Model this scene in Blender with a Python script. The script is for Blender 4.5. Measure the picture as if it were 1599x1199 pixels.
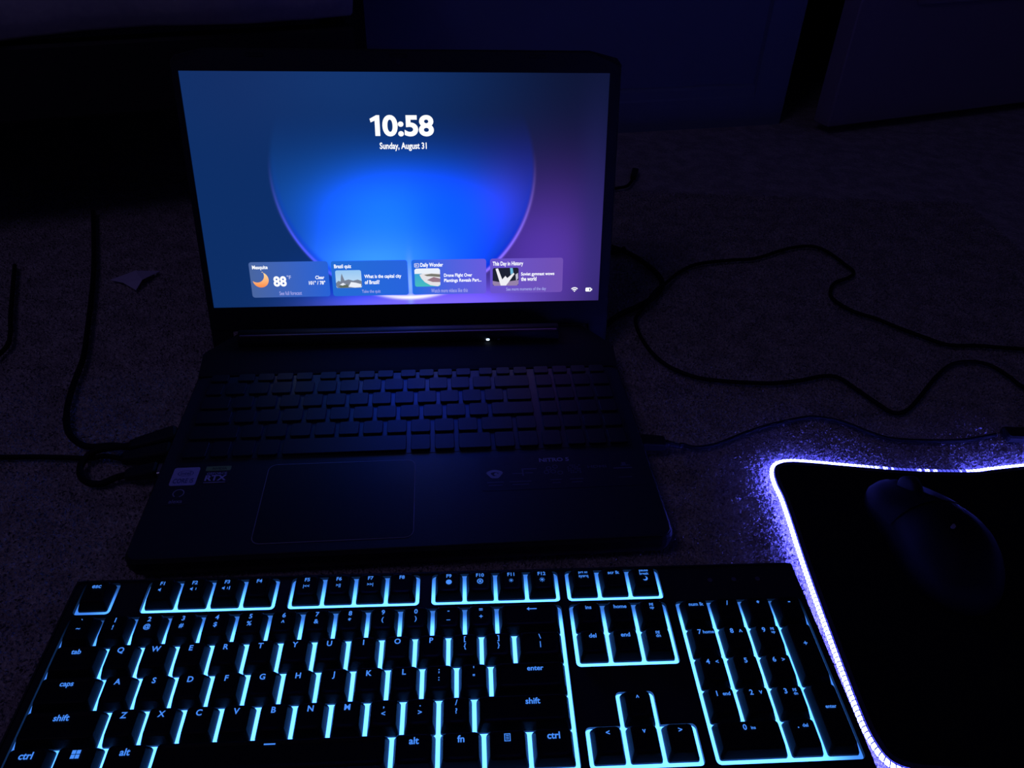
import bpy, math, random
import numpy as np
from mathutils import Matrix, Vector

random.seed(7); rng = np.random.default_rng(7)
for o in list(bpy.data.objects): bpy.data.objects.remove(o)
SC = bpy.context.scene
COL = SC.collection
MM = 0.001
rad = math.radians

# ------------------------------------------------------------------ camera
F_PX, CAM_H, PITCH, ROLL = 1183.65, 0.4042, 0.6412, 0.0342
cam = bpy.data.cameras.new('camera'); cam.sensor_width = 36.0; cam.lens = 36.0 * F_PX / 1599.0
cam.clip_start = 0.01
camo = bpy.data.objects.new('camera', cam); COL.objects.link(camo)
camo.matrix_world = Matrix.Translation((0, 0, CAM_H)) @ Matrix.Rotation(math.pi/2 - PITCH, 4, 'X') @ Matrix.Rotation(ROLL, 4, 'Z')
SC.camera = camo

# ------------------------------------------------------------------ world, room light, exposure
w = bpy.data.worlds.new('night_room'); SC.world = w; w.use_nodes = True
bg = w.node_tree.nodes['Background']
bg.inputs['Color'].default_value = (0.0036, 0.0036, 0.0170, 1); bg.inputs['Strength'].default_value = 1.0
lamp = bpy.data.lights.new('purple_room_lamp', 'POINT'); lamp.color = (0.50, 0.38, 1.0); lamp.energy = 2.75
lamp.shadow_soft_size = 0.30
lampo = bpy.data.objects.new('purple_room_lamp', lamp); lampo.location = (-0.75, -0.35, 1.75); COL.objects.link(lampo)
vs = SC.view_settings
vs.view_transform = 'Standard'; vs.look = 'None'; vs.exposure = 0.0; vs.gamma = 1.0; vs.use_curve_mapping = False

# ------------------------------------------------------------------ node helpers
def lin(c):
    return tuple((x/255/12.92 if x <= 10 else ((x/255 + 0.055)/1.055)**2.4) for x in c)

class N:
    """tiny expression layer over math nodes"""
    def __init__(s, t, sock): s.t, s.s = t, sock
    def _op(s, op, *a, clamp=False):
        n = s.t.nodes.new('ShaderNodeMath'); n.operation = op; n.use_clamp = clamp
        for i, v in enumerate((s,) + a):
            if isinstance(v, N): s.t.links.new(v.s, n.inputs[i])
            else: n.inputs[i].default_value = v
        return N(s.t, n.outputs[0])
    def __add__(s, o): return s._op('ADD', o)
    __radd__ = __add__
    def __mul__(s, o): return s._op('MULTIPLY', o)
    __rmul__ = __mul__
    def __sub__(s, o): return s._op('SUBTRACT', o)
    def __rsub__(s, o): return (s*-1.0) + o
    def __truediv__(s, o): return s._op('DIVIDE', o)
    def pw(s, o): return s._op('POWER', o)
    def sqrt(s): return s._op('SQRT')
    def exp(s): return s._op('EXPONENT')
    def abs(s): return s._op('ABSOLUTE')
    def mx(s, o): return s._op('MAXIMUM', o)
    def mn(s, o): return s._op('MINIMUM', o)
    def smooth(s, a, b):
        n = s.t.nodes.new('ShaderNodeMapRange'); n.interpolation_type = 'SMOOTHSTEP'
        s.t.links.new(s.s, n.inputs[0]); n.inputs[1].default_value = a; n.inputs[2].default_value = b
        n.inputs[3].default_value = 0; n.inputs[4].default_value = 1
        return N(s.t, n.outputs[0])

def gauss(x, y, cx, cy, sx, sy):
    dx = (x - cx) * (1.0/sx); dy = (y - cy) * (1.0/sy)
    return ((dx*dx + dy*dy) * -1.0).exp()

def mixc(t, fac, a, b):
    n = t.nodes.new('ShaderNodeMix'); n.data_type = 'RGBA'
    if isinstance(fac, N): t.links.new(fac.s, n.inputs[0])
    else: n.inputs[0].default_value = fac
    for i, c in ((6, a), (7, b)):
        if isinstance(c, tuple): n.inputs[i].default_value = (*c[:3], 1)
        else: t.links.new(c, n.inputs[i])
    return n.outputs[2]

def new_mat(name):
    m = bpy.data.materials.new(name); m.use_nodes = True
    t = m.node_tree; return m, t, t.nodes['Principled BSDF'], t.nodes['Material Output']

def plastic(name, col, rough=0.5, noise=0.25, scale=300.0, spec=0.5, bump=0.0, coat=0.0):
    """surface with fine procedural grain in colour, roughness and relief"""
    m, t, b, out = new_mat(name)
    tc = t.nodes.new('ShaderNodeTexCoord'); nz = t.nodes.new('ShaderNodeTexNoise')
    nz.inputs['Scale'].default_value = scale; nz.inputs['Detail'].default_value = 3
    t.links.new(tc.outputs['Object'], nz.inputs['Vector'])
    f = N(t, nz.outputs[0])
    c = mixc(t, f, tuple(x*(1-noise) for x in col), tuple(min(1, x*(1+noise)) for x in col))
    t.links.new(c, b.inputs['Base Color'])
    r = f*0.15 + (rough - 0.075); t.links.new(r.s, b.inputs['Roughness'])
    b.inputs['Specular IOR Level'].default_value = spec
    b.inputs['Coat Weight'].default_value = coat
    if bump:
        bn = t.nodes.new('ShaderNodeBump'); bn.inputs['Strength'].default_value = bump; bn.inputs['Distance'].default_value = 0.0006
        t.links.new(nz.outputs[0], bn.inputs['Height']); t.links.new(bn.outputs[0], b.inputs['Normal'])
    return m

def glow(name, col, k=1.0):
    m = bpy.data.materials.new(name); m.use_nodes = True; t = m.node_tree; t.nodes.clear()
    e = t.nodes.new('ShaderNodeEmission'); o = t.nodes.new('ShaderNodeOutputMaterial')
    e.inputs[0].default_value = (*col, 1); e.inputs[1].default_value = k
    t.links.new(e.outputs[0], o.inputs[0]); return m

def glow_grad(name, ca, cb, axis=0):
    """emissive gradient across one screen element (sRGB 0-255 ends)"""
    m = bpy.data.materials.new(name); m.use_nodes = True; t = m.node_tree; t.nodes.clear()
    e = t.nodes.new('ShaderNodeEmission'); o = t.nodes.new('ShaderNodeOutputMaterial')
    tc = t.nodes.new('ShaderNodeTexCoord'); sp = t.nodes.new('ShaderNodeSeparateXYZ')
    t.links.new(tc.outputs['Generated'], sp.inputs[0])
    t.links.new(mixc(t, N(t, sp.outputs[axis]), lin(ca), lin(cb)), e.inputs[0])
    t.links.new(e.outputs[0], o.inputs[0]); return m

# ------------------------------------------------------------------ mesh helpers (all in mm)
class MB:
    def __init__(s): s.v, s.f, s.uv = [], [], None
    def add(s, v, f):
        k = len(s.v); s.v += [tuple(p) for p in v]; s.f += [tuple(i + k for i in q) for q in f]; return s
    def box(s, x0, x1, y0, y1, z0, z1):
        return s.add([(x0,y0,z0),(x1,y0,z0),(x1,y1,z0),(x0,y1,z0),(x0,y0,z1),(x1,y0,z1),(x1,y1,z1),(x0,y1,z1)],
                     [(0,3,2,1),(4,5,6,7),(0,1,5,4),(1,2,6,5),(2,3,7,6),(3,0,4,7)])
    def loft(s, rings, cap0=True, cap1=True, closed=False):
        n = len(rings[0]); k = len(s.v)
        for r in rings: s.v += [tuple(p) for p in r]
        m = len(rings)
        for i in range(m if closed else m-1):
            a = k + i*n; b = k + ((i+1) % m)*n
            for j in range(n):
                j2 = (j+1) % n; s.f.append((a+j, a+j2, b+j2, b+j))
        if not closed:
            if cap0: s.f.append(tuple(k + j for j in reversed(range(n))))
            if cap1: s.f.append(tuple(k + (m-1)*n + j for j in range(n)))
        return s
    def prism(s, poly, z0, z1, bev=0.0):
        """2D outline (ccw) extruded in z with small bevels on both rims"""
        if bev:
            q = inset(poly, bev)
            R = [[(x,y,z0) for x,y in q], [(x,y,z0+bev) for x,y in poly], [(x,y,z1-bev) for x,y in poly], [(x,y,z1) for x,y in q]]
        else: R = [[(x,y,z0) for x,y in poly], [(x,y,z1) for x,y in poly]]
        return s.loft(R)
    def tube(s, pts, r, n=8, closed=False):
        P = [Vector(p) for p in pts]; m = len(P); rings = []
        up = Vector((0,0,1))
        for i in range(m):
            a = P[(i-1) % m] if closed or i > 0 else P[i]; b = P[(i+1) % m] if closed or i < m-1 else P[i]
            t = (b - a).normalized()
            u = up if abs(t.z) < 0.95 else Vector((0,1,0))
            sx = t.cross(u).normalized(); sy = sx.cross(t)
            rr = r[i] if isinstance(r, (list, tuple)) else r
            rings.append([P[i] + sx*(rr*math.cos(2*math.pi*j/n)) + sy*(rr*math.sin(2*math.pi*j/n)) for j in range(n)])
        return s.loft(rings, closed=closed)
    def xform(s, M):
        s.v = [tuple(M @ Vector(p)) for p in s.v]; return s
    def mesh(s, name, smooth=False):
        me = bpy.data.meshes.new(name)
        me.from_pydata([(x*MM, y*MM, z*MM) for x, y, z in s.v], [], s.f); me.update()
        if smooth: me.shade_smooth()
        return me
    def build(s, name, mat, parent=None, smooth=False, loc=None, rot=None):
        return place(name, s.mesh(name, smooth), mat, parent, loc, rot)

def place(name, me, mat, parent=None, loc=None, rot=None):
    o = bpy.data.objects.new(name, me); COL.objects.link(o)
    if mat is not None and not me.materials: me.materials.append(mat)
    if parent is not None: o.parent = parent
    if loc is not None: o.location = [c*MM for c in loc]
    if rot is not None: o.rotation_euler = rot
    return o

def inset(poly, d):
    n = len(poly); out = []
    for i in range(n):
        p0, p1, p2 = (Vector(poly[i-1]), Vector(poly[i]), Vector(poly[(i+1) % n]))
        e1 = (p1 - p0).normalized(); e2 = (p2 - p1).normalized()
        n1 = Vector((-e1.y, e1.x)); n2 = Vector((-e2.y, e2.x)); b = n1 + n2
        k = b.dot(n1)
        out.append(tuple(p1 + b * (d / k)) if k > 1e-6 else tuple(p1 + n1*d))
    return out

def rrect(x0, x1, y0, y1, r, n=3):
    P = []
    for cx, cy, a0 in ((x1-r,y0+r,-90),(x1-r,y1-r,0),(x0+r,y1-r,90),(x0+r,y0+r,180)):
        for i in range(n+1):
            a = rad(a0 + 90*i/n); P.append((cx + r*math.cos(a), cy + r*math.sin(a)))
    return P

def circle(cx, cy, r, n=16, a0=0, a1=360):
    return [(cx + r*math.cos(rad(a0 + (a1-a0)*i/n)), cy + r*math.sin(rad(a0 + (a1-a0)*i/n))) for i in range(n)]

def spline(P, k=6, closed=False):
    P = [np.array(p, float) for p in P]; n = len(P); out = []
    for i in range(n if closed else n-1):
        if closed: a, b, c, d = P[i-1], P[i], P[(i+1) % n], P[(i+2) % n]
        else: a, b, c, d = P[max(i-1,0)], P[i], P[i+1], P[min(i+2,n-1)]
        for j in range(k):
            t = j/k
            out.append(0.5*((2*b) + (c-a)*t + (2*a-5*b+4*c-d)*t*t + (3*b-a-3*c+d)*t**3))
    if not closed: out.append(P[-1])
    return [tuple(p) for p in out]

def empty(name, loc, rot=(0,0,0)):
    o = bpy.data.objects.new(name, None); COL.objects.link(o); o.empty_display_size = 0.02
    o.location = [c*MM for c in loc]; o.rotation_euler = rot; return o

def tag(o, label=None, cat=None, group=None, kind=None):
    if label: o['label'] = label
    if cat: o['category'] = cat
    if group: o['group'] = group
    if kind: o['kind'] = kind
    return o

# lettering: every string is turned into a flat mesh once, normalised to its own box
def make_texts(jobs):
    tmp = []
    for s, off in jobs:
        c = bpy.data.curves.new('t', 'FONT'); c.body = s; c.offset = off; c.resolution_u = 6 if s == '0:58' else 3; c.size = 1.0
        o = bpy.data.objects.new('t', c); COL.objects.link(o); tmp.append((s, off, o))
    bpy.context.view_layer.update(); dg = bpy.context.evaluated_depsgraph_get()
    res = {}
    for s, off, o in tmp:
        me = bpy.data.meshes.new_from_object(o.evaluated_get(dg))
        v = np.array([p.co[:] for p in me.vertices]); f = [tuple(p.vertices) for p in me.polygons]
        res[(s, off)] = (v[:, :2], f)
        c = o.data; bpy.data.objects.remove(o); bpy.data.curves.remove(c); bpy.data.meshes.remove(me)
    return res
TEXT = {}
def text_mb(s, off, box=None, centre=None, h=None, mb=None, z=0.0):
    """box=(x0,x1,y0,y1) fits the string; or centre + height of the box"""
    v, f = TEXT[(s, off)]; lo, hi = v.min(0), v.max(0)
    if box: sx = (box[1]-box[0])/(hi[0]-lo[0]); sy = (box[3]-box[2])/(hi[1]-lo[1]); ox, oy = box[0]-lo[0]*sx, box[2]-lo[1]*sy
    elif h > 0:                                  # cap height h, centred on the capitals
        c0 = TEXT[('E', B2)][0]; ch = c0[:,1].max()-c0[:,1].min(); sx = sy = h/ch; ox = centre[0]-(lo[0]+hi[0])/2*sx; oy = centre[1]-(c0[:,1].max()+c0[:,1].min())/2*sy
    else: h = -h; sx = sy = h/(hi[1]-lo[1]); ox = centre[0]-(lo[0]+hi[0])/2*sx; oy = centre[1]-(lo[1]+hi[1])/2*sy
    mb = mb or MB(); mb.add([(x*sx+ox, y*sy+oy, z) for x, y in v], f); return mb
def flat(mb, poly, z=0.0): return mb.add([(x,y,z) for x,y in poly], [tuple(range(len(poly)))])

# ------------------------------------------------------------------ materials
M = {}
M['black_case'] = plastic('black_case', (0.016,0.016,0.020), 0.55, bump=0.15, scale=900)
M['deck'] = plastic('deck', (0.028,0.034,0.042), 0.36, scale=700, bump=0.1, spec=0.6)
M['lid'] = plastic('lid', (0.016,0.016,0.019), 0.5)
M['rubber'] = plastic('rubber', (0.012,0.012,0.013), 0.8)
M['lap_key'] = plastic('lap_key', (0.020,0.021,0.024), 0.48, scale=600)
M['touchpad'] = plastic('touchpad', (0.020,0.023,0.030), 0.34, scale=400)
M['red_trim'] = plastic('red_trim', (0.16,0.06,0.10), 0.5)
M['keycap'] = plastic('keycap', (0.009,0.009,0.011), 0.5, bump=0.2, scale=1500, spec=0.18)
M['cable'] = plastic('cable', (0.010,0.010,0.012), 0.7, spec=0.25)
M['plug'] = plastic('plug', (0.018,0.018,0.021), 0.5)
M['steel'] = plastic('steel', (0.45,0.45,0.50), 0.3); M['steel'].node_tree.nodes['Principled BSDF'].inputs['Metallic'].default_value = 1
M['sticker_pale'] = plastic('sticker_pale', (0.62,0.55,0.80), 0.4)
M['sticker_dark'] = plastic('sticker_dark', (0.035,0.035,0.05), 0.35)
M['sticker_ink'] = plastic('sticker_ink', (0.08,0.09,0.30), 0.4)
M['sticker_green'] = plastic('sticker_green', (0.30,0.48,0.16), 0.4)
M['print_pale'] = plastic('print_pale', (0.40,0.37,0.50), 0.5)
M['print_dim'] = plastic('print_dim', (0.14,0.13,0.19), 0.5)
M['pad_cloth'] = plastic('pad_cloth', (0.010,0.010,0.013), 0.9, scale=2500, bump=0.4, spec=0.1)
M['hem'] = plastic('hem', (0.06,0.06,0.075), 0.9, scale=1800, bump=0.5, spec=0.1)
M['mouse_shell'] = plastic('mouse_shell', (0.010,0.010,0.012), 0.5, scale=900, spec=0.10)
M['wall'] = plastic('wall', (0.22,0.27,0.42), 0.85, noise=0.05, scale=25, bump=0.3)
M['trim'] = plastic('trim', (0.23,0.28,0.43), 0.5, noise=0.04, scale=40)
M['door'] = plastic('door', (0.34,0.28,0.33), 0.5, noise=0.05, scale=30)
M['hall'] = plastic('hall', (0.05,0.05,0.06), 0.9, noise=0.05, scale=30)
M['bed_wood'] = plastic('bed_wood', (0.02,0.018,0.020), 0.6, scale=60)
M['blanket'] = plastic('blanket', (0.86,0.82,0.98), 0.95, noise=0.2, scale=120, bump=0.5, spec=0.1)
M['mattress'] = plastic('mattress', (0.20,0.16,0.24), 0.95, noise=0.1, scale=100, spec=0.1)
M['paper'] = plastic('paper', (0.80,0.72,0.95), 0.8, noise=0.05, scale=100)

def carpet_mat(name):
    m, t, b, out = new_mat(name)
    tc = t.nodes.new('ShaderNodeTexCoord')
    n1 = t.nodes.new('ShaderNodeTexNoise'); n1.inputs['Scale'].default_value = 45; n1.inputs['Detail'].default_value = 5
    n2 = t.nodes.new('ShaderNodeTexNoise'); n2.inputs['Scale'].default_value = 420; n2.inputs['Detail'].default_value = 2
    t.links.new(tc.outputs['Object'], n1.inputs[0]); t.links.new(tc.outputs['Object'], n2.inputs[0])
    f = N(t, n1.outputs[0]).smooth(0.3, 0.7)*0.5 + N(t, n2.outputs[0]).smooth(0.3, 0.7)*0.5
    t.links.new(mixc(t, f, (0.42,0.36,0.36), (0.85,0.74,0.74)), b.inputs['Base Color'])
    b.inputs['Roughness'].default_value = 1.0; b.inputs['Specular IOR Level'].default_value = 0.05
    bn = t.nodes.new('ShaderNodeBump'); bn.inputs['Strength'].default_value = 0.8; bn.inputs['Distance'].default_value = 0.004
    t.links.new(f.s, bn.inputs['Height']); t.links.new(bn.outputs[0], b.inputs['Normal'])
    return m
M['carpet'] = carpet_mat('carpet')

# ------------------------------------------------------------------ the room
FZ = -3.4    # carpet backing; the pile tips reach z = 0
def quad_floor():
    mb = MB(); mb.box(-3000, 3000, -1500, 3600, FZ-60, FZ)
    return tag(mb.build('floor', M['carpet']), kind='structure')
quad_floor()

def pile(name, x0, x1, y0, y1, step):
    nx = int((x1-x0)/step); ny = int((y1-y0)/step)
    gx, gy = np.meshgrid(np.arange(nx), np.arange(ny)); n = gx.size
    cx = x0 + (gx.ravel() + rng.uniform(-.5,.5,n))*step; cy = y0 + (gy.ravel() + rng.uniform(-.5,.5,n))*step
    h = rng.uniform(1.9, 3.3, n); r = step*rng.uniform(0.5, 0.8, n); a = rng.uniform(0, 6.28, n)
    lx = rng.normal(0, 1.3, n); ly = rng.normal(0, 1.3, n)
    V = np.zeros((n, 4, 3))
    for k in range(3):
        V[:,k,0] = cx + r*np.cos(a + k*2.094); V[:,k,1] = cy + r*np.sin(a + k*2.094); V[:,k,2] = FZ
    V[:,3,0] = cx + lx; V[:,3,1] = cy + ly; V[:,3,2] = FZ + h
    F = np.array([(0,1,3),(1,2,3),(2,0,3)]); F = (F[None] + (np.arange(n)*4)[:,None,None]).reshape(-1)
    me = bpy.data.meshes.new(name); me.vertices.add(n*4); me.vertices.foreach_set('co', (V*MM).ravel())
    me.loops.add(len(F)); me.loops.foreach_set('vertex_index', F.astype(np.int32))
    me.polygons.add(n*3); me.polygons.foreach_set('loop_start', np.arange(0, len(F), 3, dtype=np.int32))
    me.update(calc_edges=True); return me
o = place('carpet_pile', pile('carpet_pile', -640, 620, 120, 1000, 2.7), M['carpet'])
tag(o, 'short beige carpet pile covering the floor around the laptop', 'carpet', kind='stuff')

WD = Vector((0.96670523, 0.25589256, 0)); WN = Vector((0.25589256, -0.96670523, 0))   # along the wall, towards the room
def wall_frame(p): # local x along the wall, y into the wall
    return Matrix.Translation(Vector(p)) @ Matrix(((WD.x, -WN.x, 0, 0), (WD.y, -WN.y, 0, 0), (0, 0, 1, 0), (0, 0, 0, 1)))
W0 = (165.0, 1255.0, 0)          # a point on the foot of the back wall
WL, WR, WX = -402.0, 283.0, 1075.0  # left end, doorway left jamb, doorway right jamb (along the wall)
mb = MB(); mb.box(WL, WR, 0, 110, FZ, 2400); mb.box(WX, 2600, 0, 110, FZ, 2400); mb.box(WR, WX, 0, 110, 2040, 2400)
tag(mb.xform(wall_frame(W0)).build('wall_back', M['wall']), kind='structure')
mb = MB(); mb.box(WL, WL+110, 110, 1300, FZ, 2400); mb.box(-3200, WL+110, 1300, 1400, FZ, 2400)
tag(mb.xform(wall_frame(W0)).build('wall_left', M['wall']), kind='structure')
prof = [(0,FZ),(-13,FZ),(-13,44),(-10,47),(-9,58),(-5,62),(0,63)]
mb = MB(); mb.loft([[(x, y, z) for y, z in prof] for x in (WL, WR-58)]); 
mb.loft([[(x, y, z) for y, z in prof] for x in (WX+58, 2600)])
tag(mb.xform(wall_frame(W0)).build('baseboard_back', M['trim']), kind='structure')
mb = MB()
for x0, x1 in ((WR-58, WR), (WX, WX+58)): mb.box(x0, x1, -12, 0, FZ, 2100)
mb.box(WR, WX, -12, 0, 2040, 2100)
tag(mb.xform(wall_frame(W0)).build('trim_1', M['trim']), kind='structure')
# dark hall beyond the doorway
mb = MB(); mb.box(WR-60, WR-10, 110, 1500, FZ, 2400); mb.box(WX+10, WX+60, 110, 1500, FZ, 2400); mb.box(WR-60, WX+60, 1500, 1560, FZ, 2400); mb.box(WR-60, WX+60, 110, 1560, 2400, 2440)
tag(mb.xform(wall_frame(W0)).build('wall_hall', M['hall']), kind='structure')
# door leaf standing ajar
DA = math.atan2(185, 422)
mb = MB(); mb.prism(rrect(0, 760, 0, 36, 3), 12, 2030, 2)
door = tag(mb.build('door_1', M['door'], loc=(502, 1257, 0), rot=(0,0,DA)), kind='structure')
for k, (z0, z1) in enumerate(((190, 900), (1040, 1880))):
    for x0, x1 in ((110, 350), (410, 650)):
        q = MB(); q.prism(rrect(x0, x1, z0, z1, 8), 0, 4, 1.5); q.xform(Matrix.Rotation(math.pi/2, 4, 'X'))
        q.build('door_panel', M['door'], door)
q = MB(); q.tube(spline([(55,0,960),(55,-45,960),(75,-52,960),(150,-50,960)], 5), 8, 10); q.build('door_handle', M['steel'], door, True)

# ------------------------------------------------------------------ low bed on the left
BD = math.atan2(58, 136)
bed = tag(empty('low_bed', (-509, 776, 0), (0, 0, BD)), 'low dark bed with a purple blanket beside the wall on the left', 'bed')
mb = MB(); mb.prism(rrect(-1700, 348, 0, 30, 4), 139, 212, 3); mb.build('side_rail', M['bed_wood'], bed)
mb = MB(); mb.prism(rrect(-1700, 348, 900, 930, 4), 139, 212, 3); mb.build('side_rail', M['bed_wood'], bed)
mb = MB(); mb.prism(rrect(318, 348, 30, 900, 4), 139, 230, 3); mb.build('end_rail', M['bed_wood'], bed)
mb = MB(); mb.prism(rrect(-1700, 318, 30, 900, 4), 150, 165, 2); mb.build('slat_base', M['bed_wood'], bed)
for lx_, ly_ in ((-900, 420), (290, 870), (-900, 870)):
    mb = MB(); mb.loft([[(x, y, FZ) for x, y in rrect(lx_, lx_+40, ly_, ly_+40, 5)], [(x, y, 139) for x, y in rrect(lx_-5, lx_+45, ly_-5, ly_+45, 5)]])
    mb.build('leg', M['bed_wood'], bed)
mb = MB(); mb.prism(rrect(-1690, 330, 26, 904, 40, 4), 165, 380, 25); mb.build('mattress', M['mattress'], bed, True)
# blanket: draped sheet with thickness, its hem hanging unevenly above the rail
def blanket():
    mb = MB(); NX, prof_n = 90, 16; rings = []
    for i in range(NX+1):
        x = -1690 + 2036*i/NX
        wav = 6*math.sin(x*0.021) + 4*math.sin(x*0.047+1.1) + 3*math.sin(x*0.10)
        hem = 212 + 0.045*(x) + 5*math.sin(x*0.013+0.6)
        out = []
        base = [(8+wav*0.3, hem), (-4+wav*0.5, hem+5), (-14+wav*.8, hem+20), (-20+wav*0.9, hem+45), (-16+wav*0.6, 330), (0+wav*.3, 372), (26, 395), (80, 402+wav*.4), (300, 404+wav*.5), (600, 402+wav*.4), (900, 398)]
        inner = [(900, 388), (600, 392), (300, 394), (80, 391), (32, 385), (10, 366), (-4+wav*.5, 328), (-12+wav*.8, hem+45), (-6+wav*.8, hem+22), (4+wav*.5, hem+10), (14+wav*.3, hem+3)]
        rings.append([(x, y, z) for y, z in base + inner])
    return mb.loft(rings)
blanket().build('blanket', M['blanket'], bed, True)

# scrap of paper by the bed
mb = MB(); P = [(-429,700,1),(-410,690,4),(-393,680,1.5),(-391,694,6),(-384,721,2),(-405,711,7)]
mb.add(P, [(0,1,5),(1,2,3),(1,3,5),(3,4,5)]); mb.add([(x,y,z-0.4) for x,y,z in P], [(5,1,0),(3,2,1),(5,3,1),(5,4,3)])
mb.f += [(i, i+6, (i+1)%6+6, (i+1)%6) for i in (0,1,2,3,4,5)]
tag(mb.build('paper_scrap', M['paper']), 'small pale folded scrap of paper on the carpet under the bed edge', 'paper')

# ------------------------------------------------------------------ strings used anywhere
B1, B2, B3 = 0.012, 0.022, 0.035
kb_chars = list("QWERTYUIOPASDFGHJKLZXCVBNM1234567890") + list("!@#$%^&*()-_=+[{]}\\|;:'\",<.>/?`~") + \
  ['F%d' % i for i in range(1,13)] + ['esc','tab','caps','shift','ctrl','alt','fn','enter','prt sc','sysrq','scr lk','pause','break','ins','home','pg','up','del','end','dn','num lk','|<<','>||','>>|','^','v','<','>','pg up','pg dn']
jobs = {(s, B2) for s in kb_chars}
SCREEN_TXT = [('0:58', B3), ('Sunday, August 31', B2), ('Mesquite', B2), ('88', B3), ('°F', B1), ('Clear', B2), ('101° / 78°', B2), ('See full forecast', B1),
  ('Brazil quiz', B2), ('What is the capital city', B2), ('of Brazil?', B2), ('Take the quiz', B1), ('Daily Wonder', B2), ('Drone Flight Over', B2), ('Plantings Reveals Part...', B2),
  ('Watch more videos like this', B1), ('This Day in History', B2), ('Soviet gymnast wows', B2), ('the world', B2), ('See more moments of the day', B1)]
jobs |= set(SCREEN_TXT) | {('intel', B1), ('CORE i5', B2), ('GEFORCE', B1), ('RTX', B3), ('NVIDIA', B1), ('alexa', B1), ('NITRO 5', B3), ('HDMI', B2), ('acer', B2)}
TEXT = make_texts(sorted(jobs))

# ------------------------------------------------------------------ laptop
LX, LY, LZ, LYAW, LID = -265.5, 571.8, 50.2, 0.1051, 0.247
lap = tag(empty('laptop', (LX, LY, 0), (0,0,LYAW)), 'open black gaming laptop with a glowing blue lock screen, standing on the carpet', 'laptop')
X0, X1, YF, YB = -5.5, 353.5, -262.0, -2.0
# base: bottom shell, deck, rear hinge block
mb = MB()
out = [p for p in rrect(X0, X1, YF, YB, 9, 4) if p[1] < -100]
out = [p for p in out if p[0] > 100] + [(X1,-44),(X1-3,-36),(X1-24,-5),(X1-28,YB),(X0+28,YB),(X0+24,-5),(X0+3,-36),(X0,-44)] + [p for p in out if p[0] < 100]
mb.loft([[(x,y,3) for x,y in inset(out, 6)], [(x,y,6) for x,y in inset(out, 2)], [(x,y,12) for x,y in out], [(x,y,18.5) for x,y in out], [(x,y,20.3) for x,y in inset(out,1.4)]])
mb.build('base_shell', M['black_case'], lap)
mb = MB(); mb.prism(rrect(X0+1.6, X1-1.6, YF+1.8, -65, 8, 4), 20.0, 21.2, 0.5); mb.build('keyboard_deck', M['deck'], lap)
for px, py in ((15,-245),(330,-245),(15,-25),(330,-25)):
    q = MB(); q.prism(circle(px, py, 9, 14), 0, 3.2, .8); q.build('rubber_foot', M['rubber'], lap)
# rear block rises from the deck to the hinge
mb = MB(); sec = [(-64,20),(-64,21.8),(-60,23.2),(-44,27.5),(-36,29.0),(-6,28.0),(-6,20)]
mb.loft([[(x, min(y, ym), z) for y, z in sec] for x, ym in ((X0+1.2,-42), (X0+4,-37), (X0+26,-6), (X1-26,-6), (X1-4,-37), (X1-1.2,-42))]); mb.build('rear_block', M['rubber'], lap)
mb = MB(); mb.tube([(24,-25,33),(304,-25,33)], 8.0, 16); mb.build('hinge_bar', M['lid'], lap, True)
mb = MB(); mb.box(26, 302, -31.4, -29.6, 38.4, 39.9); mb.build('hinge_accent_strip', M['red_trim'], lap)
M['led'] = glow('status_led', (0.75, 0.95, 1.3), 2.2)
q = MB(); q.prism(rrect(-1.5, 1.5, -.8, .8, .7), 0, .5); q.build('status_light', M['led'], lap, loc=(240.5,-33.0,31.6), rot=(1.2,0,0))
q = MB(); q.prism(rrect(-1.2, 1.2, -.6, .6, .5), 0, .4); q.build('status_light', M['print_dim'], lap, loc=(250.0,-33.0,31.6), rot=(1.2,0,0))
for i in range(26):
    q = MB(); q.box(0, 4.2, -1, 0, 0, 9); 
    q.build('vent_fin', M['rubber'], lap, loc=(30 + i*11.2, -1.2, 9))
# touchpad in its groove
mb = MB(); mb.prism(rrect(72.6, 178.6, -252, -176, 6, 4), 21.1, 21.5, .15); mb.build('touchpad_rim', M['print_pale'], lap)
mb = MB(); mb.prism(rrect(73.1, 178.1, -251.5, -176.5, 5.6, 4), 21.2, 21.62, .15); mb.build('touchpad', M['touchpad'], lap)
# keyboard well and keys
mb = MB(); mb.prism(rrect(4, 344, -169, -68.5, 3), 21.1, 21.45, .15); mb.build('key_tray', M['deck'], lap)
KEYM = {}
def lap_key(x0, x1, y0, y1):
    w_, d_ = round(x1-x0, 1), round(y1-y0, 1)
    if (w_, d_) not in KEYM:
        k = MB(); P = rrect(0, w_, 0, d_, 1.6, 2)
        k.loft([[(x,y,0) for x,y in inset(P, .1)], [(x,y,1.75) for x,y in P], [(x,y,2.2) for x,y in inset(P, .3)]])
        me = k.mesh('keycap'); me.materials.append(M['lap_key']); KEYM[(w_, d_)] = me
    return place('keycap', KEYM[(w_, d_)], None, lap, loc=(x0, y0, 21.4))
PT = 18.3
def row(y0, y1, xs): 
    for a, b in xs: lap_key(a, b, y0, y1)
row(-74.0, -64.8+0.2, [(8,22),(30,43),(46,59),(61.5,74.5),(77.5,90.5),(97.2,110.2),(113,126),(129.3,142.3),(145,158),(164.4,177),(180,192.2),(195.6,207.8),(211.2,223.4),(230.7,242),(245.7,257),(260.5,271.8)] + [(278+16.2*i, 290.5+16.2*i) for i in range(4)])
npd = lambda: [(278+16.2*i, 291.6+16.2*i) for i in range(4)]
row(-92.0, -77.0, [(8,20.5)] + [(225-PT*i, 240-PT*i) for i in range(12)] + [(243.2,272)] + npd())
row(-110.2, -95.2, [(8,29.6)] + [(234-PT*i, 249-PT*i) for i in range(12)] + [(252.2,272)] + npd())
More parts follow.
